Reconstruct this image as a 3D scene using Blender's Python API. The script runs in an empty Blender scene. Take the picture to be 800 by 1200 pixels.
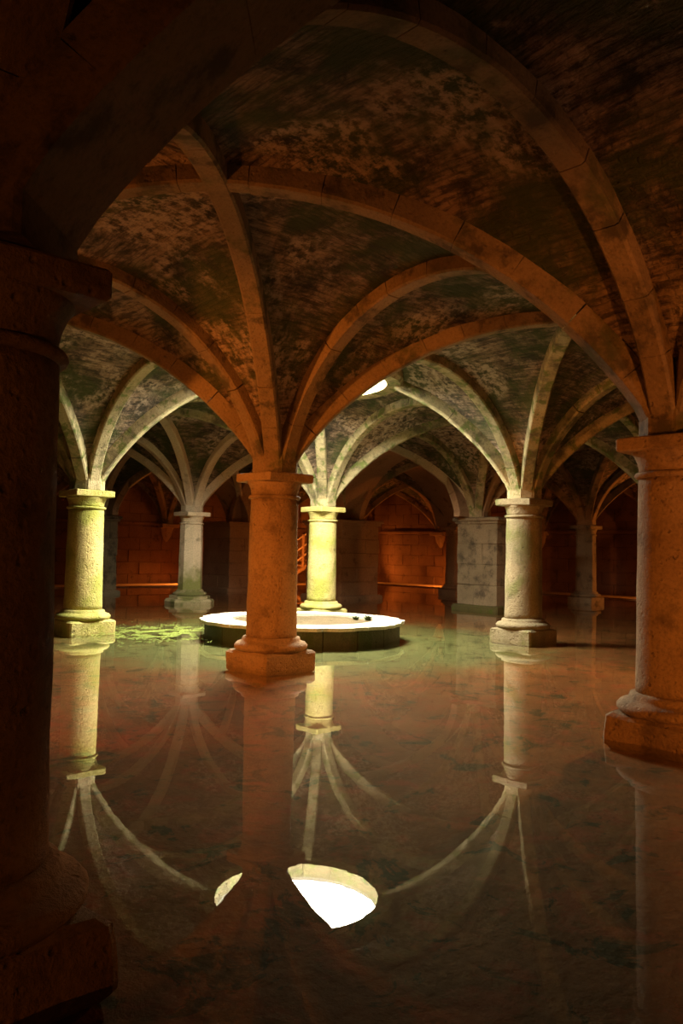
import bpy, math, random
from mathutils import Matrix, Vector, noise as mnoise

random.seed(7)
SC = bpy.context.scene
COL = SC.collection
U = 2.5                      # metres per column height (water line to top of abacus)
S1, S2 = 2.1424, 2.2725      # bay sizes along y (rows) and x, in column heights
TH = 0.7552
CX, CY = -0.35177, 4.27886   # the central column seen from the camera, column heights
E1 = (-math.sin(TH), math.cos(TH)); E2 = (math.cos(TH), math.sin(TH))
CAMX = -(CX * E2[0] + CY * E2[1]); CAMY = -(CX * E1[0] + CY * E1[1])

# ---------------------------------------------------------------- camera
cam_d = bpy.data.cameras.new('camera'); cam = bpy.data.objects.new('camera', cam_d); COL.objects.link(cam)
cam_d.sensor_fit = 'HORIZONTAL'; cam_d.sensor_width = 36.0
cam_d.lens = 959.54 / 800 * 36.0
cam_d.clip_start = 0.02; cam_d.clip_end = 200
PITCH, ROLL, CAMH = 0.0484, 0.0203, 0.5969
def to_world(v): return Vector((v[0] * E2[0] + v[1] * E2[1], v[0] * E1[0] + v[1] * E1[1], v[2]))
c_, s_ = math.cos(PITCH), math.sin(PITCH)
r0 = Vector((1, 0, 0)); u0 = Vector((0, -s_, c_)); f0 = Vector((0, c_, s_))
xr = to_world(r0 * math.cos(ROLL) + u0 * math.sin(ROLL)); yr = to_world(u0 * math.cos(ROLL) - r0 * math.sin(ROLL)); zr = -to_world(f0)
mw = Matrix.Identity(4)
for k in range(3):
    mw[k][0] = xr[k]; mw[k][1] = yr[k]; mw[k][2] = zr[k]
mw[0][3] = CAMX * U; mw[1][3] = CAMY * U; mw[2][3] = CAMH * U
cam.matrix_world = mw
SC.camera = cam

# ---------------------------------------------------------------- sky and light
SKY = 105.0
w = bpy.data.worlds.new('sky'); SC.world = w; w.use_nodes = True
w.node_tree.nodes['Background'].inputs[0].default_value = (1.0, 0.91, 0.71, 1)
w.node_tree.nodes['Background'].inputs[1].default_value = SKY
SC.view_settings.view_transform = 'Standard'; SC.view_settings.look = 'None'
SC.view_settings.exposure = 0.0; SC.view_settings.gamma = 1.0; SC.view_settings.use_curve_mapping = False
SC.cycles.max_bounces = 7; SC.cycles.diffuse_bounces = 2; SC.cycles.glossy_bounces = 4
SC.cycles.transparent_max_bounces = 12; SC.cycles.caustics_reflective = False; SC.cycles.caustics_refractive = False
SC.cycles.sample_clamp_indirect = 6.0; SC.cycles.use_denoising = True

def node_xy(i, j): return (j * S2 * U, i * S1 * U)
OX, OY = node_xy(.5, .5)     # centre of the bay with the round opening
OR = 0.565                   # its radius, column heights
pl = bpy.data.lights.new('sky_portal', 'AREA'); pl.shape = 'SQUARE'; pl.size = 2 * OR * U * 1.02; pl.cycles.is_portal = True
po = bpy.data.objects.new('sky_portal', pl); COL.objects.link(po); po.location = (OX, OY, 1.93 * U)

ORANGE = (1.0, 0.27, 0.035)
def flood(name, i, j, z, ti, tj, tz, watts, cone=110, col=ORANGE, rad=0.08, blend=.6):
    l = bpy.data.lights.new(name, 'SPOT'); l.energy = watts; l.color = col; l.shadow_soft_size = rad
    l.spot_size = math.radians(cone); l.spot_blend = blend
    o = bpy.data.objects.new(name, l); COL.objects.link(o)
    p = Vector((*node_xy(i, j), z * U)); t = Vector((*node_xy(ti, tj), tz * U))
    o.location = p; o.rotation_euler = (t - p).to_track_quat('-Z', 'Y').to_euler()
    return o
# orange floodlights without fixtures, plus fill spots added to brighten dim parts
flood('flood_or_fill', -.40, -1.30, .25, .0, -.1, .85, 400, 110)        # on the floor left of the frame, towards the central column
flood('flood_or_fill', -.35, -1.60, 1.20, .0, .0, .40, 2200, 56)         # fill spot added high up left, brightens the central column and the floor
flood('flood_or_fill', -.70, 1.55, 1.35, -.50, .15, .0, 2900, 40, (1.0, .36, .08))   # fill spot added high up right of the frame to lift the floor
flood('flood_or_fill', -1.95, -.70, .30, -1.0, .25, .95, 720, 66)        # low by the near wall, on the right column
flood('flood_or_fill', -1.95, -1.8, .10, -1.0, -1.0, .45, 110, 50)       # behind the camera, on the near column
flood('flood_or_fill', 3.93, 2.2, .45, 3.50, 1.75, .0, 700, 110)         # on the far walls, shining on the ledges
flood('flood_or_fill', 2.62, 3.95, .40, 3.0, 3.55, -.1, 800, 150)
flood('flood_or_fill', .45, 3.80, .45, 1.05, 3.2, .1, 900, 130)
flood('flood_or_fill', 3.80, 3.70, .10, 3.0, 3.9, .9, 300, 110)          # in the far corner, up the wall and vault
flood('flood_or_fill', 3.30, 2.62, .30, 3.62, 3.0, .35, 600, 70)         # on the stairs
flood('flood_or_fill', -1.90, -.10, .15, -1.5, .15, 1.6, 130, 110, (1.0, .45, .20))   # uplight added by the near wall to brighten the near vault
flood('flood_or_fill', 1.22, 1.22, .10, 2.0, 1.9, .9, 110, 100, (1.0, .38, .12))     # added out of sight behind the well, brightens the broad pier

# ---------------------------------------------------------------- materials
def nt(name):
    m = bpy.data.materials.new(name); m.use_nodes = True
    t = m.node_tree; t.nodes.clear()
    return m, t
class G:
    def __init__(s, t): s.t = t
    def n(s, typ, **kw):
        x = s.t.nodes.new(typ)
        for k, v in kw.items(): setattr(x, k, v)
        return x
    def put(s, node, name, v):
        if hasattr(v, 'is_output'): s.t.links.new(v, node.inputs[name])
        else: node.inputs[name].default_value = v
    def noise(s, vec, scale, detail=4, rough=.55, dist=0.0):
        x = s.n('ShaderNodeTexNoise'); s.put(x, 'Vector', vec); s.put(x, 'Scale', scale); s.put(x, 'Detail', detail); s.put(x, 'Roughness', rough); s.put(x, 'Distortion', dist)
        return x.outputs['Fac']
    def step(s, v, a, b, lo=0.0, hi=1.0):
        x = s.n('ShaderNodeMapRange', interpolation_type='SMOOTHSTEP'); s.put(x, 'Value', v); s.put(x, 'From Min', a); s.put(x, 'From Max', b); s.put(x, 'To Min', lo); s.put(x, 'To Max', hi)
        return x.outputs[0]
    def mix(s, f, a, b, mode='MIX'):
        x = s.n('ShaderNodeMix', data_type='RGBA', blend_type=mode); x.clamp_factor = True
        for idx, v in ((0, f), (6, a), (7, b)):
            if hasattr(v, 'is_output'): s.t.links.new(v, x.inputs[idx])
            else: x.inputs[idx].default_value = v if idx == 0 else (*v, 1)
        return x.outputs[2]
    def math(s, op, a, b=0.0, c=0.0):
        x = s.n('ShaderNodeMath', operation=op)
        for k, v in enumerate((a, b, c)):
            if hasattr(v, 'is_output'): s.t.links.new(v, x.inputs[k])
            else: x.inputs[k].default_value = v
        return x.outputs[0]
    def bump(s, h, strength, dist, normal=None):
        x = s.n('ShaderNodeBump'); s.put(x, 'Height', h); s.put(x, 'Strength', strength); s.put(x, 'Distance', dist)
        if normal is not None: s.t.links.new(normal, x.inputs['Normal'])
        return x.outputs[0]
    def out(s, col, rough, normal=None, spec=.25):
        b = s.n('ShaderNodeBsdfPrincipled'); s.put(b, 'Base Color', col if hasattr(col, 'is_output') else (*col, 1)); s.put(b, 'Roughness', rough); s.put(b, 'Specular IOR Level', spec)
        if normal is not None: s.t.links.new(normal, b.inputs['Normal'])
        o = s.n('ShaderNodeOutputMaterial'); s.t.links.new(b.outputs[0], o.inputs[0])
    def pos(s): return s.n('ShaderNodeNewGeometry').outputs['Position']
    def z(s, p):
        x = s.n('ShaderNodeSeparateXYZ'); s.t.links.new(p, x.inputs[0]); return x.outputs[2]

def stone(name, a, b, stain, moss=None, moss_lo=.55, moss_hi=.7, stain_lo=.55, stain_hi=.72, low_moss=None, pit=.5, mscale=1.3):
    m, t = nt(name); g = G(t); p = g.pos()
    c = g.mix(g.step(g.noise(p, 1.1, 6), .3, .7), a, b)
    c = g.mix(g.step(g.noise(p, 2.7, 8, .65), stain_lo, stain_hi, 0, .85), c, stain)
    if moss: c = g.mix(g.step(g.noise(p, mscale, 7, .62), moss_lo, moss_hi, 0, .9), c, moss)
    if low_moss:
        zz = g.math('ADD', g.z(p), g.math('MULTIPLY', g.noise(p, 3.0, 6), -1.6))
        c = g.mix(g.step(zz, -.35, .55, .95, 0), c, low_moss)
    fine = g.noise(p, 34, 5, .7)
    c = g.mix(g.step(fine, .25, .6, .55, 0), c, tuple(x * .35 for x in a))
    vo = g.n('ShaderNodeTexVoronoi'); g.put(vo, 'Vector', p); g.put(vo, 'Scale', 16.0)
    pits = g.step(vo.outputs['Distance'], .08, .3)
    deep = g.step(g.noise(p, 9, 4, .6), .24, .34)
    c = g.mix(g.step(deep, 0, 1, .6, 0), c, tuple(x * .25 for x in b))
    h = g.math('ADD', g.math('MULTIPLY', fine, .7), g.math('ADD', g.math('MULTIPLY', pits, .35), g.math('ADD', g.math('MULTIPLY', deep, .8), g.math('MULTIPLY', g.noise(p, 7, 5, .6), .8))))
    g.out(c, .82, g.bump(h, pit, .03))
    return m

TAN, TAN2 = (.44, .31, .17), (.33, .22, .115)
M_STONE = stone('column_stone', TAN, TAN2, (.13, .085, .045), pit=.9, stain_lo=.5, stain_hi=.72)
M_MOSSY = stone('mossy_column_stone', (.54, .46, .20), (.43, .39, .12), (.26, .24, .07), (.30, .33, .06), .47, .66, pit=.9)
M_PALE = stone('pale_column_stone', (.74, .62, .43), (.62, .51, .34), (.24, .20, .12), low_moss=(.15, .17, .03), pit=.5)
M_TREADSTONE = stone('ledge_stone', (.46, .32, .2), (.36, .24, .14), (.2, .12, .07), pit=.4)
M_PIER = stone('pier_stone', (.27, .215, .13), (.18, .145, .085), (.05, .042, .028), pit=.9, stain_lo=.48, stain_hi=.66)
M_REDPIER = stone('dry_pier_stone', (.40, .27, .165), (.31, .20, .115), (.16, .09, .05), pit=.6)
M_RIB = stone('rib_stone', (.32, .23, .13), (.22, .155, .085), (.06, .05, .03), (.08, .09, .03), .52, .66, pit=.6, stain_lo=.5, stain_hi=.64)
M_RIBMOSS = stone('mossy_rib_stone', (.42, .36, .21), (.27, .23, .12), (.05, .05, .025), (.10, .14, .03), .5, .62, pit=.6, stain_lo=.46, stain_hi=.66, mscale=5)
M_WALL = stone('wall_stone', (.24, .13, .075), (.17, .085, .045), (.07, .035, .02), pit=.8)
M_JOINT = stone('wall_joint', (.17, .09, .05), (.12, .06, .03), (.05, .025, .015), pit=.3)
M_MOSS = stone('moss', (.10, .088, .028), (.07, .06, .022), (.03, .03, .015), (.07, .10, .012), .5, .62, pit=1.0, mscale=4)
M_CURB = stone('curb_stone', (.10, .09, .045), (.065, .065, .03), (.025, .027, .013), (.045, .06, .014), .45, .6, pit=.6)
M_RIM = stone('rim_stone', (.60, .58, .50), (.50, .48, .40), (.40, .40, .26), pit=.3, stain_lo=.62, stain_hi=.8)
M_SAND = stone('sandy_fill', (.115, .085, .045), (.075, .058, .03), (.035, .035, .014), pit=.8)

def vault_mat():
    m, t = nt('vault_brick'); g = G(t); p = g.pos()
    uv = g.n('ShaderNodeUVMap').outputs[0]
    wob = g.n('ShaderNodeVectorMath', operation='MULTIPLY_ADD')
    nn = g.n('ShaderNodeTexNoise'); g.put(nn, 'Vector', p); g.put(nn, 'Scale', 4.0); g.put(nn, 'Detail', 3)
    t.links.new(nn.outputs['Color'], wob.inputs[0]); wob.inputs[1].default_value = (.14, .10, 0); t.links.new(uv, wob.inputs[2])
    br = g.n('ShaderNodeTexBrick'); g.put(br, 'Vector', wob.outputs[0]); g.put(br, 'Scale', 1.0)
    g.put(br, 'Brick Width', .24); g.put(br, 'Row Height', .062); g.put(br, 'Mortar Size', .010); g.put(br, 'Mortar Smooth', .4); g.put(br, 'Bias', 0.0)
    g.put(br, 'Color1', (.42, .30, .21, 1)); g.put(br, 'Color2', (.34, .235, .16, 1)); g.put(br, 'Mortar', (.26, .185, .13, 1))
    c = br.outputs['Color']
    stv = g.n('ShaderNodeVectorMath', operation='MULTIPLY'); t.links.new(uv, stv.inputs[0]); stv.inputs[1].default_value = (3.2, 13, 1)
    streak = g.noise(stv.outputs[0], 1.0, 6, .68)
    c = g.mix(g.step(streak, .40, .56, .8, 0), c, (.04, .032, .022))
    big = g.noise(p, .55, 7, .62)
    crown = g.step(g.math('MULTIPLY_ADD', g.noise(p, 1.4, 5, .6), 1.1, g.z(p)), 3.55, 4.35, .12, 1)   # mould and algae thin out towards the springings
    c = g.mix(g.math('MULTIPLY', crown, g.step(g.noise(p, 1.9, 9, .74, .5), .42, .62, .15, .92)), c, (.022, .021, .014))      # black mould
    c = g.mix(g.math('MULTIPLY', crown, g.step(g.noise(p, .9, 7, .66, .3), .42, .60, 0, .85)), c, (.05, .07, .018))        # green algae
    c = g.mix(g.math('MULTIPLY', g.step(big, .49, .57), g.step(g.noise(p, 9, 5, .7), .42, .6, 0, .7)), c, (.58, .45, .35))   # flaked plaster
    h = g.math('ADD', g.math('MULTIPLY_ADD', streak, 1.1, g.math('MULTIPLY', br.outputs['Fac'], -.3)), g.math('ADD', g.math('MULTIPLY', g.noise(p, 11, 6, .7), 1.0), g.math('MULTIPLY', g.noise(p, 40, 4, .6), .4)))
    g.out(c, .85, g.bump(h, .9, .05))
    return m
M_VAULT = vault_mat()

def floor_mat():
    m, t = nt('cistern_floor'); g = G(t); p = g.pos()
    c = g.mix(g.step(g.noise(p, 1.3, 6, .6), .35, .65), (.24, .105, .040), (.16, .068, .024))
    c = g.mix(g.step(g.noise(p, 4.0, 7, .68), .50, .64, 0, .8), c, (.30, .080, .036))
    # algae grow on the floor around the opening
    d = g.n('ShaderNodeVectorMath', operation='DISTANCE'); t.links.new(p, d.inputs[0]); d.inputs[1].default_value = (OX, OY, 0)
    r = g.math('ADD', d.outputs['Value'], g.math('MULTIPLY', g.noise(p, 1.2, 6, .6), 2.6))
    c = g.mix(g.step(r, 4.6, 6.3, .92, 0), c, (.14, .175, .085))
    c = g.mix(g.step(g.noise(p, 3.2, 8, .66, .8), .55, .62, 0, .9), c, (.028, .036, .012))
    h = g.noise(p, 6, 6, .65)
    g.out(c, .75, g.bump(h, .5, .04))
    return m
M_FLOOR = floor_mat()

def water_mat():
    m, t = nt('still_water'); g = G(t); p = g.pos()
    nrm = g.bump(g.noise(p, 2.6, 3, .5), .016, .02)
    # reflectance of water by the angle of the ray, the same from above and below
    ge = g.n('ShaderNodeNewGeometry'); dt = g.n('ShaderNodeVectorMath', operation='DOT_PRODUCT')
    t.links.new(ge.outputs['Incoming'], dt.inputs[0]); t.links.new(nrm, dt.inputs[1])
    cs = g.math('SUBTRACT', 1.0, g.math('ABSOLUTE', dt.outputs['Value']))
    fac = g.math('MULTIPLY_ADD', g.math('POWER', cs, 5.0), .98, .02)
    gl = g.n('ShaderNodeBsdfGlossy'); g.put(gl, 'Roughness', .0); g.put(gl, 'Color', (1, 1, 1, 1)); t.links.new(nrm, gl.inputs['Normal'])
    tr = g.n('ShaderNodeBsdfTransparent'); g.put(tr, 'Color', (.86, .84, .70, 1))
    mx = g.n('ShaderNodeMixShader'); t.links.new(fac, mx.inputs[0]); t.links.new(tr.outputs[0], mx.inputs[1]); t.links.new(gl.outputs[0], mx.inputs[2])
    o = g.n('ShaderNodeOutputMaterial'); t.links.new(mx.outputs[0], o.inputs[0])
    return m
M_WATER = water_mat()
def plain(name, a, b, sc, rough, bumpv=.2, spec=.3):
    m, t = nt(name); g = G(t); p = g.pos(); f = g.noise(p, sc, 5, .6)
    g.out(g.mix(f, a, b), rough, g.bump(f, bumpv, .02), spec); return m
M_ALGAE = plain('floating_algae', (.24, .29, .06), (.12, .17, .035), 9, .6)
M_RAIL = plain('painted_rail', (.62, .45, .34), (.5, .34, .24), 6, .4)
M_TREAD = plain('stair_timber', (.40, .24, .14), (.28, .16, .09), 8, .6)
M_PLANT = plain('dark_plant', (.03, .06, .02), (.06, .09, .03), 20, .7)

# ---------------------------------------------------------------- mesh helpers (all lengths in column heights)
def mesh(name, V, F, mat, smooth=False, uv=None):
    me = bpy.data.meshes.new(name); me.from_pydata([(x * U, y * U, z * U) for x, y, z in V], [], F); me.validate()
    me.materials.append(mat)
    if smooth: me.polygons.foreach_set('use_smooth', [True] * len(me.polygons))
    if uv:
        l = me.uv_layers.new(name='UVMap')
        for lp in me.loops: l.data[lp.index].uv = uv[lp.vertex_index]
    me.update(); return me
def obj(name, me, parent=None, loc=(0, 0, 0), rz=0.0, mat=None):
    o = bpy.data.objects.new(name, me); COL.objects.link(o); o.location = loc; o.rotation_euler = (0, 0, rz)
    if parent is not None: o.parent = parent
    if mat is not None: o.material_slots[0].link = 'OBJECT'; o.material_slots[0].material = mat
    return o
def empty(name, loc=(0, 0, 0), rz=0.0, parent=None): 
    o = obj(name, None, parent, loc, rz); o.empty_display_size = .2; return o
def tag(o, label=None, cat=None, group=None, kind=None):
    for k, v in (('label', label), ('category', cat), ('group', group), ('kind', kind)):
        if v: o[k] = v
    return o
def jit(v, amp, sc, seed=0):
    x, y, z = v
    n = mnoise.noise_vector(Vector((x * sc + seed * 7.3, y * sc - seed * 3.1, z * sc + seed)))
    return (x + n.x * amp, y + n.y * amp, z + n.z * amp)
def lathe(prof, n, amp=0.0, sc=6, seed=0, flat=False):
    V, F = [], []
    for r, z in prof:
        for k in range(n):
            a = 2 * math.pi * (k + .5) / n
            V.append(jit((r * math.cos(a), r * math.sin(a), z), amp, sc, seed))
    for q in range(len(prof) - 1):
        for k in range(n):
            a, b = q * n + k, q * n + (k + 1) % n
            F.append((a, b, b + n, a + n))
    F.append(tuple(range(n))[::-1]); F.append(tuple(range((len(prof) - 1) * n, len(prof) * n)))
    return V, F
def block(x0, x1, y0, y1, z0, z1, bev=.008, amp=0.0, sc=8, seed=0, sub=1):
    """a box with chamfered edges, faces cut so that they can wear unevenly"""
    V, F = [], []
    def ring(xa, xb, ya, yb, z):
        s = len(V); pts = []
        n = max(1, sub)
        cs = [(xa + bev, ya), (xb - bev, ya), (xb, ya + bev), (xb, yb - bev), (xb - bev, yb), (xa + bev, yb), (xa, yb - bev), (xa, ya + bev)]
        for e in range(8):
            a, b = cs[e], cs[(e + 1) % 8]
            m = n if e % 2 == 0 else 1
            for q in range(m): pts.append((a[0] + (b[0] - a[0]) * q / m, a[1] + (b[1] - a[1]) * q / m))
        for q in pts: V.append(jit((q[0], q[1], z), amp, sc, seed))
        return s, len(pts)
    zs = [(bev, z0), (0, z0 + bev)] + [(0, z0 + bev + (z1 - z0 - 2 * bev) * q / sub) for q in range(1, sub)] + [(0, z1 - bev), (bev, z1)]
    st = [ring(x0 + i, x1 - i, y0 + i, y1 - i, z) for i, z in zs]
    n = st[0][1]
    for q in range(len(st) - 1):
        for k in range(n):
            a = st[q][0] + k; b = st[q][0] + (k + 1) % n; F.append((a, b, b + n, a + n))
    F.append(tuple(range(n))[::-1]); F.append(tuple(range(st[-1][0], st[-1][0] + n)))
    return V, F
def join(parts):
    V, F = [], []
    for v, f in parts:
        b = len(V); V += v; F += [tuple(i + b for i in q) for q in f]
    return V, F

# ---------------------------------------------------------------- floor, water, walls
LI, HI = -2, 4
X0, X1, Y0, Y1 = LI * S2, HI * S2, LI * S1, HI * S1
fl = obj('floor', mesh('floor', [(X0 - .3, Y0 - .3, -.03), (X1 + .3, Y0 - .3, -.03), (X1 + .3, Y1 + .3, -.03), (X0 - .3, Y1 + .3, -.03)], [(0, 1, 2, 3)], M_FLOOR))
tag(fl, 'reddish brown cistern floor with dark algae patches under shallow water', kind='structure')
wt = obj('water_surface', mesh('water_surface', [(X0 + .02, Y0 + .02, 0), (X1 - .74, Y0 + .02, 0), (X1 - .74, Y1 - .74, 0), (X0 + .02, Y1 - .74, 0)], [(0, 1, 2, 3)], M_WATER))
tag(wt, 'still shallow water mirroring the columns and the round opening', 'water', kind='stuff')

def wall(name, x0, x1, y0, y1, label):
    v, f = block(x0, x1, y0, y1, -.1, 2.5, bev=.004)
    o = obj(name, mesh(name, v, f, M_JOINT)); return tag(o, label, kind='structure')
wn = wall('wall_north', X0 - .3, X1 + .3, Y1 - .005, Y1 + .33, 'dark red stone wall behind the pale column')
we = wall('wall_east', X1 - .005, X1 + .33, Y0 - .3, Y1 + .3, 'dark red stone wall seen through the right arches')
ws = wall('wall_south', X0 - .3, X1 + .3, Y0 - .33, Y0 + .005, 'stone wall behind the camera')
ww = wall('wall_west', X0 - .33, X0 + .005, Y0 - .3, Y1 + .3, 'stone wall out of view beside the near column')
BW, BH = .40, .196
bm = [mesh('stone_block', *block(-BW / 2 + .0015, BW / 2 - .0015, -.03, .03, .0015, BH - .0015, .006, .006, 5, k), M_WALL) for k in range(5)]
for side in ('n', 'e'):
    a0, a1 = (.2 * S2, X1) if side == 'n' else (-.2 * S1, Y1)
    for row in range(9):
        z = -.03 + row * BH
        a = a0 + (BW / 2 if row % 2 else 0)
        while a < a1 - .05:
            lo = random.uniform(-.006, .004)
            if side == 'n': obj('stone_block', random.choice(bm), wn, (a * U, (Y1 + .012 + lo) * U, z * U))
            else: obj('stone_block', random.choice(bm), we, ((X1 + .012 + lo) * U, a * U, z * U), math.pi / 2)
            a += BW
LW = .75
v, f = block(X0, X1 - .002, Y1 - LW, Y1 - .02, -.03, .014, .006, .004, 4, 1, 12); tag(obj('trim_3', mesh('trim', v, f, M_TREADSTONE)), 'dry stone ledge along the foot of the far left wall', kind='structure')
v, f = block(X1 - LW, X1 - .02, Y0, Y1 - LW - .004, -.03, .014, .006, .004, 4, 2, 12); tag(obj('trim_4', mesh('trim', v, f, M_TREADSTONE)), 'dry stone ledge along the foot of the far right wall', kind='structure')
v, f = block(X0, X1, Y1 - .06, Y1 + .02, .965, 1.02, .01); tag(obj('trim_1', mesh('trim', v, f, M_WALL)), 'stone string course along the far left wall', kind='structure')
v, f = block(X1 - .06, X1 + .02, Y0, Y1 - .07, .965, 1.02, .01); tag(obj('trim_2', mesh('trim', v, f, M_WALL)), 'stone string course along the far right wall', kind='structure')

# ---------------------------------------------------------------- vaults
R0 = 0.113            # springing radius round a column axis
DEP = 0.058           # rib depth below the brick
APEX_D, APEX_T = 1.82, 1.79
STD, STT = 1.07, 1.06
class Arch:
    def __init__(s, half, apex, spring):
        s.half, s.apex, s.spring = half, apex, spring
        x = half - R0; rise = apex - spring
        s.R = (x * x + rise * rise) / (2 * rise); s.zc = apex - s.R
    def soffit(s, n):
        """(s, z) points from one springing to the other"""
        x = s.half - R0; a0 = math.asin(min(1, x / s.R)) if s.zc <= s.spring else math.pi - math.asin(min(1, x / s.R))
        pts = [(R0, 1.0)]
        for k in range(n + 1):
            a = -a0 + 2 * a0 * k / n; pts.append((s.half + s.R * math.sin(a), s.zc + s.R * math.cos(a)))
        return pts + [(2 * s.half - R0, 1.0)]
    def web(s, d):
        """height of the brick at distance d from the crown"""
        r = s.R + DEP
        if abs(d) >= r: return 1.02
        return max(1.02, s.zc + math.sqrt(r * r - d * d))
HX, HY = S2 / 2, S1 / 2
HD = math.hypot(HX, HY)
AX, AY, AD = Arch(HX, APEX_T, STT), Arch(HY, APEX_T, STT), Arch(HD, APEX_D, STD)
AD0 = Arch(HD, 1.895, STD)   # the bay with the round opening

ceil = empty('ceiling'); tag(ceil, 'rib vaults of dark mould-stained brick on stone arches', kind='structure')

def web_bay(i, j):
    hole = (i, j) == (0, 0)
    cx, cy = (j + .5) * S2, (i + .5) * S1
    V, F, UVs = [], [], []
    NV, NT = 40, 12
    for along, sgn in (('x', 1), ('x', -1), ('y', 1), ('y', -1)):
        # cell bounded by the arch on the side u = +-1; v runs along that arch
        hu, hv, arch = (HX, HY, AY) if along == 'x' else (HY, HX, AX)
        base = len(V); arc = 0; prev = None
        for a in range(NV + 1):
            v = -math.cos(math.pi * a / NV) if False else -1 + 2 * a / NV
            zd = (AD0 if hole else AD).web(abs(v) * HD); zt = arch.web(v * hv)
            if prev is not None: arc += math.hypot(2 * hv / NV, zt - prev)
            prev = zt
            ulo = abs(v)
            if hole:
                rr = (OR + .05) ** 2 - (v * hv) ** 2
                if rr > 0: ulo = max(ulo, math.sqrt(rr) / hu)
            for b in range(NT + 1):
                u = ulo + (1 - ulo) * b / NT
                t = (u - abs(v)) / (1 - abs(v)) if abs(v) < .9999 else 1
                z = zd + (zt - zd) * t + .03 * math.sin(math.pi * t) * (1 - abs(v))
                x, y = (sgn * u * hu, v * hv) if along == 'x' else (v * hv, sgn * u * hu)
                P_ = Vector(((cx + x) * 5, (cy + y) * 5, z * 5))
                z += .008 * mnoise.noise(P_) + .004 * mnoise.noise(P_ * 3)
                V.append((cx + x, cy + y, z)); UVs.append((u * hu * U, arc * U + (0 if along == 'x' else 3.1)))
        for a in range(NV):
            for b in range(NT):
                q = base + a * (NT + 1) + b; r = q + NT + 1
                F.append((q, q + 1, r + 1, r))
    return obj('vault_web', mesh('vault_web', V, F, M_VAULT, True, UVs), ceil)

def sweep(path, o, d, w1, w2, ch, dep, lo=0, hi=None):
    """solid strip of a rib; path = (s, z) list, o = plan origin, d = plan direction"""
    V, F = [], []
    hi = len(path) - 1 if hi is None else hi
    bx, by = -d[1], d[0]
    sec = [(-w1 / 2, 0), (w1 / 2, 0), (w2 / 2, ch), (w2 / 2, dep), (-w2 / 2, dep), (-w2 / 2, ch)]
    pts = path[lo:hi + 1]
    for k, (s, z) in enumerate(pts):
        a = pts[max(0, k - 1)]; b = pts[min(len(pts) - 1, k + 1)]
        tx, tz = b[0] - a[0], b[1] - a[1]; l = math.hypot(tx, tz) or 1; tx /= l; tz /= l
        nx, nz = -tz, tx
        if hi == len(path) - 1 and False: pass
        for (q, r) in sec:
            V.append((o[0] + d[0] * (s + nx * r) + bx * q, o[1] + d[1] * (s + nx * r) + by * q, z + nz * r))
    n = len(sec)
    for k in range(len(pts) - 1):
        for m in range(n):
            a, b = k * n + m, k * n + (m + 1) % n
            F.append((a, a + n, b + n, b))
    F.append(tuple(range(n))); F.append(tuple(range((len(pts) - 1) * n, len(pts) * n))[::-1])
    return V, F
def resample(pts, step):
    """cut a path into stones of about one step; returns a list of point lists with open joints between"""
    L = [0]
    for a, b in zip(pts, pts[1:]): L.append(L[-1] + math.hypot(b[0] - a[0], b[1] - a[1]))
    n = max(2, round(L[-1] / step)); st = L[-1] / n
    def at(l):
        l = min(max(l, 0), L[-1])
        for k in range(len(L) - 1):
            if l <= L[k + 1] + 1e-9:
                t = (l - L[k]) / max(1e-9, L[k + 1] - L[k]); return (pts[k][0] + (pts[k + 1][0] - pts[k][0]) * t, pts[k][1] + (pts[k + 1][1] - pts[k][1]) * t)
    cuts = [k * st + (random.uniform(-.12, .12) * st if 0 < k < n else 0) for k in range(n + 1)]
    g = .0009
    return [[at(a + g + (b - a - 2 * g) * q / 4) for q in range(5)] for a, b in zip(cuts, cuts[1:])]
def rib(A, B, arch, near, mat, w=.086, lim=None, dep=DEP + .03, step=.235):
    ax, ay = A[1] * S2, A[0] * S1; bx, by = B[1] * S2, B[0] * S1
    l = math.hypot(bx - ax, by - ay); d = ((bx - ax) / l, (by - ay) / l)
    pts = arch.soffit(44)
    if lim: pts = [p for p in pts if p[0] <= lim]
    stones = resample(pts, step)
    if near:
        e = empty('rib', (0, 0, 0), 0, ceil)
        for st in stones:
            k = random.uniform(-.0025, .0025)
            v, f = sweep([(s, z + k) for s, z in st], (ax, ay), d, w - .018, w, .009, dep)
            obj('voussoir', mesh('voussoir', v, f, mat), e)
    else:
        v, f = join([sweep(st, (ax, ay), d, w - .018, w, .009, dep) for st in stones])
        obj('rib', mesh('rib', v, f, mat), ceil)

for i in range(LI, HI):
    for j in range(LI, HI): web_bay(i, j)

near_bays = {(-1, -1), (-2, -1), (-1, 0), (0, -1)}
lit = {(0, 0), (1, 0), (0, 1), (1, 1)}
M_PALERIB = stone('pale_rib_stone', (.60, .50, .35), (.48, .39, .26), (.20, .17, .10), pit=.5)
def rmat(A, B):
    if (2, 1) in (A, B): return M_PALERIB
    return M_RIBMOSS if (A in lit and A != (0, 0)) or (B in lit and B != (0, 0)) else M_RIB
for i in range(LI, HI):
    for j in range(LI, HI):
        c = [(i, j), (i, j + 1), (i + 1, j), (i + 1, j + 1)]
        if (i, j) == (0, 0):
            for A, B in ((c[0], c[3]), (c[3], c[0]), (c[1], c[2]), (c[2], c[1])):
                rib(A, B, AD0, True, M_RIBMOSS, lim=HD - OR - .02)
        elif (i, j) in ((-2, -2), (-2, 1), (-2, 2), (-2, 3), (-1, -2), (0, -2), (1, -2), (2, -2), (3, -2), (-1, 2), (-1, 3)): continue
        else:
            nb = (i, j) in near_bays
            rib(c[0], c[3], AD, nb, rmat(c[0], c[3])); rib(c[1], c[2], AD, nb, rmat(c[1], c[2]), .24 if (i, j) == (-2, -1) else .086)
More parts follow.
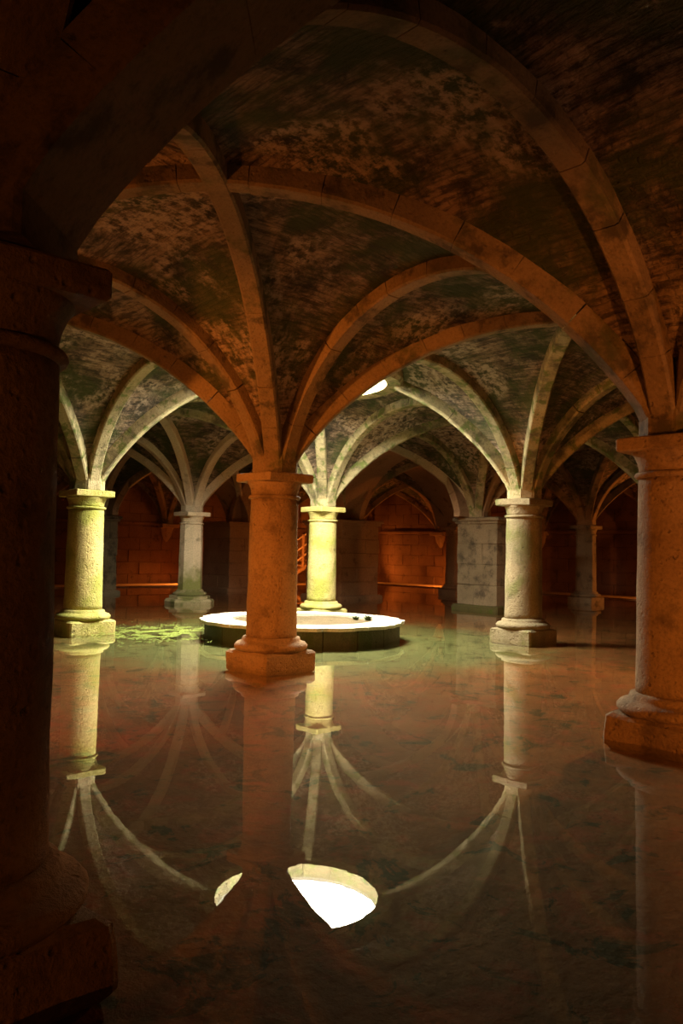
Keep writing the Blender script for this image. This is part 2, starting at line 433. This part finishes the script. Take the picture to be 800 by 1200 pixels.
WIDE = {((1, 2), (2, 2)), ((2, 2), (3, 2)), ((3, 1), (3, 2)), ((3, 2), (3, 3)), ((2, 2), (2, 3))}
nearT = {((-1, -1), (-1, 0)), ((-1, 0), (0, 0)), ((0, -1), (0, 0)), ((-1, -1), (0, -1)), ((0, 0), (0, 1)), ((0, 0), (1, 0)), ((1, 0), (1, 1)), ((0, 1), (1, 1)), ((-1, 0), (-1, 1)), ((-1, 1), (0, 1))}
for i in range(LI, HI + 1):
    for j in range(LI, HI + 1):
        for A, B, arch in (((i, j), (i, j + 1), AX), ((i, j), (i + 1, j), AY)):
            if B[0] > HI or B[1] > HI: continue
            if A[0] == B[0] == LI or A[1] == B[1] == LI: continue
            if A[1] == LI or (A[0] == LI and A[1] not in (-1, 0)): continue
            wd = (A, B) in WIDE
            rib(A, B, arch, (A, B) in nearT, M_REDPIER if wd else rmat(A, B), .56 if wd else .086)

# ring of the opening and its shaft
ring = empty('oculus_ring', (0, 0, 0), 0, ceil)
NR = 16
for k in range(NR):
    V, F = [], []
    a0, a1 = 2 * math.pi * k / NR + .004, 2 * math.pi * (k + 1) / NR - .004
    for q in range(4):
        a = a0 + (a1 - a0) * q / 3
        for r, z in ((OR, 1.80), (OR + .10, 1.79), (OR + .12, 1.82), (OR + .12, 1.90), (OR, 1.90)):
            V.append((OX / U + r * math.cos(a), OY / U + r * math.sin(a), z))
    for q in range(3):
        for m in range(5): F.append((q * 5 + m, q * 5 + (m + 1) % 5, q * 5 + 5 + (m + 1) % 5, q * 5 + 5 + m))
    F.append((0, 1, 2, 3, 4)[::-1]); F.append((15, 16, 17, 18, 19))
    obj('ring_stone', mesh('ring_stone', V, F, M_RIBMOSS), ring)
V, F = [], []
for z in (1.86, 1.89, 1.925):
    for k in range(48): a = 2 * math.pi * k / 48; V.append((OX / U + (OR + .004) * math.cos(a), OY / U + (OR + .004) * math.sin(a), z))
for q in range(2):
    for k in range(48): F.append((q * 48 + k, q * 48 + (k + 1) % 48, q * 48 + 48 + (k + 1) % 48, q * 48 + 48 + k))
obj('oculus_shaft', mesh('oculus_shaft', V, F, M_RIM, True), ceil)

# ---------------------------------------------------------------- columns
def col_meshes(n, seed, oct_=False):
    d = {}
    d['plinth'] = mesh('plinth', *block(-.17, .17, -.17, .17, -.03, .082, .012, .008 + .006 * (seed == 2), 8, seed, 5), M_STONE)
    tor = [(.150, .080), (.178, .084), (.190, .098), (.190, .110), (.178, .124), (.156, .130), (.152, .138), (.148, .150), (.134, .154)]
    d['base'] = mesh('base', *lathe(tor, n, .003, 9, seed), M_STONE, True)
    sh = [(.132 - .009 * q / 20, .150 + .715 * q / 20) for q in range(21)]
    d['shaft'] = mesh('shaft', *lathe(sh, n, .0035, 9, seed), M_STONE, not oct_)
    nk = [(.118, .860), (.132, .862), (.137, .870), (.132, .879), (.118, .881)]
    d['necking'] = mesh('necking', *lathe(nk, n, .001, 9, seed), M_STONE, True)
    ec = [(.121, .878), (.122, .895), (.126, .914), (.134, .934), (.146, .953)]
    d['echinus'] = mesh('echinus', *lathe(ec, n, .001, 9, seed), M_STONE, True)
    d['abacus'] = mesh('abacus', *block(-.146, .146, -.146, .146, .948, .994, .005, .004, 7, seed, 3), M_STONE)
    return d
PROTO = [col_meshes(40, 1), col_meshes(40, 2), col_meshes(8, 3, True)]
PROTO.append(dict(PROTO[2]))
PROTO[3]['plinth'] = mesh('plinth', *lathe([(.265, -.03), (.272, .03), (.255, .052), (.225, .056), (.222, .088)], 8, .008, 7, 4), M_STONE)
spr = mesh('springer', *lathe([(.122, .998), (.122, 1.05), (.116, 1.12)], 8, .002, 6, 1), M_RIB)
def column(i, j, label, mat, proto=0, rz=0, group='columns holding up the vaults', low=None):
    e = empty('stone_column', (*node_xy(i, j), 0), rz)
    tag(e, label, 'column', group, 'thing')
    cap = None
    for k, me in PROTO[proto].items():
        if k in ('abacus', 'necking'): continue
        o = obj('capital' if k == 'echinus' else k, me, e, mat=(low if (low and k in ('plinth', 'base')) else mat))
        if k == 'echinus': cap = o
    for k in ('abacus', 'necking'): obj(k, PROTO[proto][k], cap, mat=mat)
    obj('springer', spr, ceil, (*node_xy(i, j), 0), 0, rmat((i, j), (i, j)))
    return e
column(0, 0, 'orange lit round column standing in front of the round well curb', M_STONE, 0)
column(-1, -1, 'dark red near column cut off by the frame edge, tallest in view', M_STONE, 1)
column(-1, 0, 'orange lit pitted column whose shaft is half cut by the right frame edge', M_STONE, 1, math.pi)
column(1, 0, 'bright yellow-green sunlit column on a white-edged plinth beside bright green algae', M_MOSSY, 0, math.pi / 2)
column(0, 1, 'round column with dark chipped holes, lit on one side, right of the well', stone('weathered_column_stone', (.29, .24, .145), (.17, .15, .085), (.07, .07, .035), (.13, .14, .045), .48, .62, pit=1.0), 1, math.pi / 2)
column(1, 1, 'slender bright mossy column directly behind the well curb', M_MOSSY, 1, 0)
column(2, 1, 'pale octagonal column with green moss on its lower shaft', M_PALE, 3, 0, low=stone('mossy_base_stone', (.40, .33, .19), (.27, .23, .11), (.11, .10, .04), (.10, .11, .025), .45, .6))
column(1, 3, 'far small column with an orange lit right edge before the red wall', M_PIER, 2, math.pi / 2)
column(2, 3, 'far red column in the archway between the two square piers', M_REDPIER, 0)
column(0, 2, 'column hidden behind the large right column', M_PIER, 0)
column(2, 0, 'column hidden behind the dark near column', M_STONE, 0)
column(0, -1, 'column standing beyond the left frame edge', M_STONE, 0)
column(-1, 1, 'column standing beyond the right frame edge', M_STONE, 0)

# square piers built of courses
def pier(i, j, half, label, mat, rows, dx=0, dy=0, moss=False):
    x, y = node_xy(i, j)
    e = empty('square_pier', (x + dx * U, y + dy * U, 0)); tag(e, label, 'pier', 'square piers of coursed stone', 'thing')
    h = half
    obj('plinth', mesh('plinth', *block(-h - .045, h + .045, -h - .045, h + .045, -.03, .055, .014, .010, 5, i + j, 5), M_MOSS if moss else mat), e)
    z = .05; k = 0
    for q in range(rows):
        z1 = .05 + (.93 - .05) * (q + 1) / rows
        c = random.uniform(-.4, .4) * h
        if q % 2: cells = ((-h, c, -h, h), (c, h, -h, h))
        else: cells = ((-h, h, -h, c), (-h, h, c, h))
        for (a, b, c0, d) in cells:
            k += 1; o = random.uniform(-.004, .004)
            obj('stone_block', mesh('stone_block', *block(a + .0008 - o, b - .0008 + o, c0 + .0008 - o, d - .0008 + o, z + .0008, z1 - .0008, .006, .007, 5, k + i * 3 + j, 3), mat), e)
        z = z1
    obj('impost', mesh('impost', *join([block(-h - .02, h + .02, -h - .02, h + .02, .925, .96, .006, .004, 6, i, 3), block(-h - .045, h + .045, -h - .045, h + .045, .955, .994, .008, .004, 6, j, 3)]), mat), e)
    return e
pier(1, 2, .265, 'grey weathered square pier with black stains and a green mossy foot', M_PIER, 4, .15, -.08, True)
pier(2, 2, .33, 'broad red brown square pier behind the slender mossy column', M_REDPIER, 5)
pier(3, 2, .33, 'orange edged square pier partly behind the central column', M_REDPIER, 5, -.10, .05)
pier(3, 1, .17, 'dim grey square pier just behind the bright yellow-green column', M_PIER, 4)
pier(3, 3, .2, 'square pier hidden behind the broad red brown pier', M_REDPIER, 4)

# wall corbels
cor = mesh('corbel', *join([block(-.16, .16, -.16, .16, .93, 1.0, .01, .004, 6, 1, 2), lathe([(.03, .70), (.09, .80), (.13, .93)], 8)]), M_REDPIER)
for i in range(0, 4): obj('corbel', cor, we, (X1 * U, i * S1 * U, 0))
for j in range(0, 4): obj('corbel', cor, wn, (j * S2 * U, Y1 * U, 0))

# ---------------------------------------------------------------- the round well curb under the opening
cb = empty('well_curb', (OX, OY, 0)); tag(cb, 'low round stone well curb with a white sunlit rim', 'well', kind='thing')
def sector(a0, a1, prof, n=5, amp=.004, seed=0, jag=0.0):
    V, F = [], []; m = len(prof)
    for q in range(n + 1):
        a = a0 + (a1 - a0) * q / n
        for ri, (r, z) in enumerate(prof):
            rr = r + (jag * mnoise.noise(Vector((math.cos(a) * 9, math.sin(a) * 9, seed * 0.0 + 3.3))) if ri in (1, 2) else 0)
            V.append(jit((rr * math.cos(a), rr * math.sin(a), z), amp, 8, 2))
    for q in range(n):
        for k in range(m): F.append((q * m + k, q * m + (k + 1) % m, q * m + m + (k + 1) % m, q * m + m + k))
    F.append(tuple(range(m))[::-1]); F.append(tuple(range(n * m, n * m + m)))
    return V, F
for k in range(18):
    a0, a1 = 2 * math.pi * k / 18, 2 * math.pi * (k + 1) / 18
    o = random.uniform(-.004, .004)
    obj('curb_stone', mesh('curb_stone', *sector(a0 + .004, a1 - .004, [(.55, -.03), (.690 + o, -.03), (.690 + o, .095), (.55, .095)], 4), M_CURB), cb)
for k in range(14):
    a0, a1 = 2 * math.pi * (k + .3) / 14, 2 * math.pi * (k + 1.3) / 14
    o = random.uniform(-.006, .006)
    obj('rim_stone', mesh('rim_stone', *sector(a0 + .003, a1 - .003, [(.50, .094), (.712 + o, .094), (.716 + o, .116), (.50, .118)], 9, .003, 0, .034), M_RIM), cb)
V, F = [], []
NRr = 10
for q in range(NRr + 1):
    for k in range(40):
        r = .545 * q / NRr; a = 2 * math.pi * k / 40; x, y = r * math.cos(a), r * math.sin(a)
        V.append((x, y, .100 + .012 * mnoise.noise(Vector((x * 7, y * 7, 1))) + .006 * mnoise.noise(Vector((x * 22, y * 22, 4)))))
for q in range(NRr):
    for k in range(40): F.append((q * 40 + k, q * 40 + 40 + k, q * 40 + 40 + (k + 1) % 40, q * 40 + (k + 1) % 40))
fo = obj('rubble_fill', mesh('rubble_fill', V, F, M_SAND, True), cb); fo['kind'] = 'stuff'
def clump(x, y, s, label):
    V, F = [], []
    rng = random.Random(int(x * 1000))
    for q in range(46):
        a = rng.uniform(0, 6.28); r = rng.uniform(0, .6) * s; h = rng.uniform(.5, 1.1) * s
        bx, by = r * math.cos(a), r * math.sin(a); l = .4 * s
        b = len(V); ca, sa = math.cos(a), math.sin(a)
        V += [(bx - sa * .12 * s, by + ca * .12 * s, 0), (bx + sa * .12 * s, by - ca * .12 * s, 0), (bx + ca * l + sa * .14 * s, by + sa * l - ca * .14 * s, h * .7), (bx + ca * l * 1.5, by + sa * l * 1.5, h), (bx + ca * l - sa * .14 * s, by + sa * l + ca * .14 * s, h * .7)]
        F.append((b, b + 1, b + 2, b + 3, b + 4))
    V2, F2 = lathe([(.5 * s, -.02), (.55 * s, .2 * s), (.35 * s, .55 * s), (.1 * s, .7 * s)], 9, .2 * s, 30, 5)
    V, F = join([(V, F), (V2, F2)])
    o = obj('weed_clump', mesh('weed_clump', V, F, M_PLANT), None, (OX + x * U, OY + y * U, .104 * U)); tag(o, label, 'plant', 'weeds growing inside the well curb')
clump(.36, -.17, .030, 'smaller dark weed clump inside the well rim')
clump(.43, -.22, .038, 'larger dark weed clump inside the well rim, nearer its edge')

# ---------------------------------------------------------------- floating algae
V, F = [], []
rng = random.Random(3)
ex, ey = OX / U - .74, OY / U + .66
while len(F) < 2600:
    ga, gb = rng.gauss(0, .20), rng.gauss(0, .26)
    gx, gy = ga * E2[0] + gb * E2[1], ga * E1[0] + gb * E1[1]
    x, y = ex + gx, ey + gy
    if math.hypot(x - OX / U, y - OY / U) < .74 or (abs(x) < .2 and abs(y - S1) < .2): continue
    if mnoise.noise(Vector((x * 9, y * 9, 9))) < .0: continue
    r = rng.uniform(.003, .008); a0 = rng.uniform(0, 6.28); b = len(V); tl = rng.uniform(-.004, .006)
    for k in range(5):
        a = a0 + k * 1.2566; V.append((x + r * math.cos(a) * 1.5, y + r * math.sin(a), .002 + tl * (.5 + .5 * math.cos(a)) * (1 if tl > 0 else 0)))
    F.append(tuple(range(b, b + 5)))
al = obj('floating_algae', mesh('floating_algae', V, F, M_ALGAE)); tag(al, 'bright green floating algae between the yellow-green column and the well', 'algae', kind='stuff')

# ---------------------------------------------------------------- stairs in the far corner
stx, sty = 2.80 * S2, 3.62 * S1
st = empty('staircase', (stx * U, sty * U, 0)); tag(st, 'orange lit staircase with three slanting handrails in the far corner', 'staircase', kind='thing')
RUN, RISE, WID = .15, .088, .42
for k in range(10):
    obj('step', mesh('step', *block(k * RUN, (k + 1) * RUN + .02, 0, WID, (k + 1) * RISE - .03, (k + 1) * RISE, .005), M_TREAD), st)
def beam(a, b, t):
    a, b = Vector(a), Vector(b); d = (b - a).normalized(); s = d.cross(Vector((0, 1, 0))).normalized() * t; q = d.cross(s).normalized() * t
    V = [tuple(p + x) for p in (a, b) for x in (s + q, s - q, -s - q, -s + q)]
    return V, [(0, 1, 2, 3), (7, 6, 5, 4)] + [(k, k + 4, (k + 1) % 4 + 4, (k + 1) % 4) for k in range(4)]
L_ = 10 * RUN
obj('stringer', mesh('stringer', *beam((0, .01, .02), (L_, .01, 10 * RISE - .06), .03), M_TREAD), st)
for h in (.20, .38, .57):
    obj('handrail', mesh('handrail', *beam((-.02, 0, h), (L_, 0, h + L_ * RISE / RUN), .012), M_RAIL), st)
for k in range(4):
    x = k * L_ / 3; z = x * RISE / RUN
    obj('post', mesh('post', *block(x - .018, x + .018, -.018, .018, max(-.03, z - .05), z + .60, .003), M_TREAD), st)
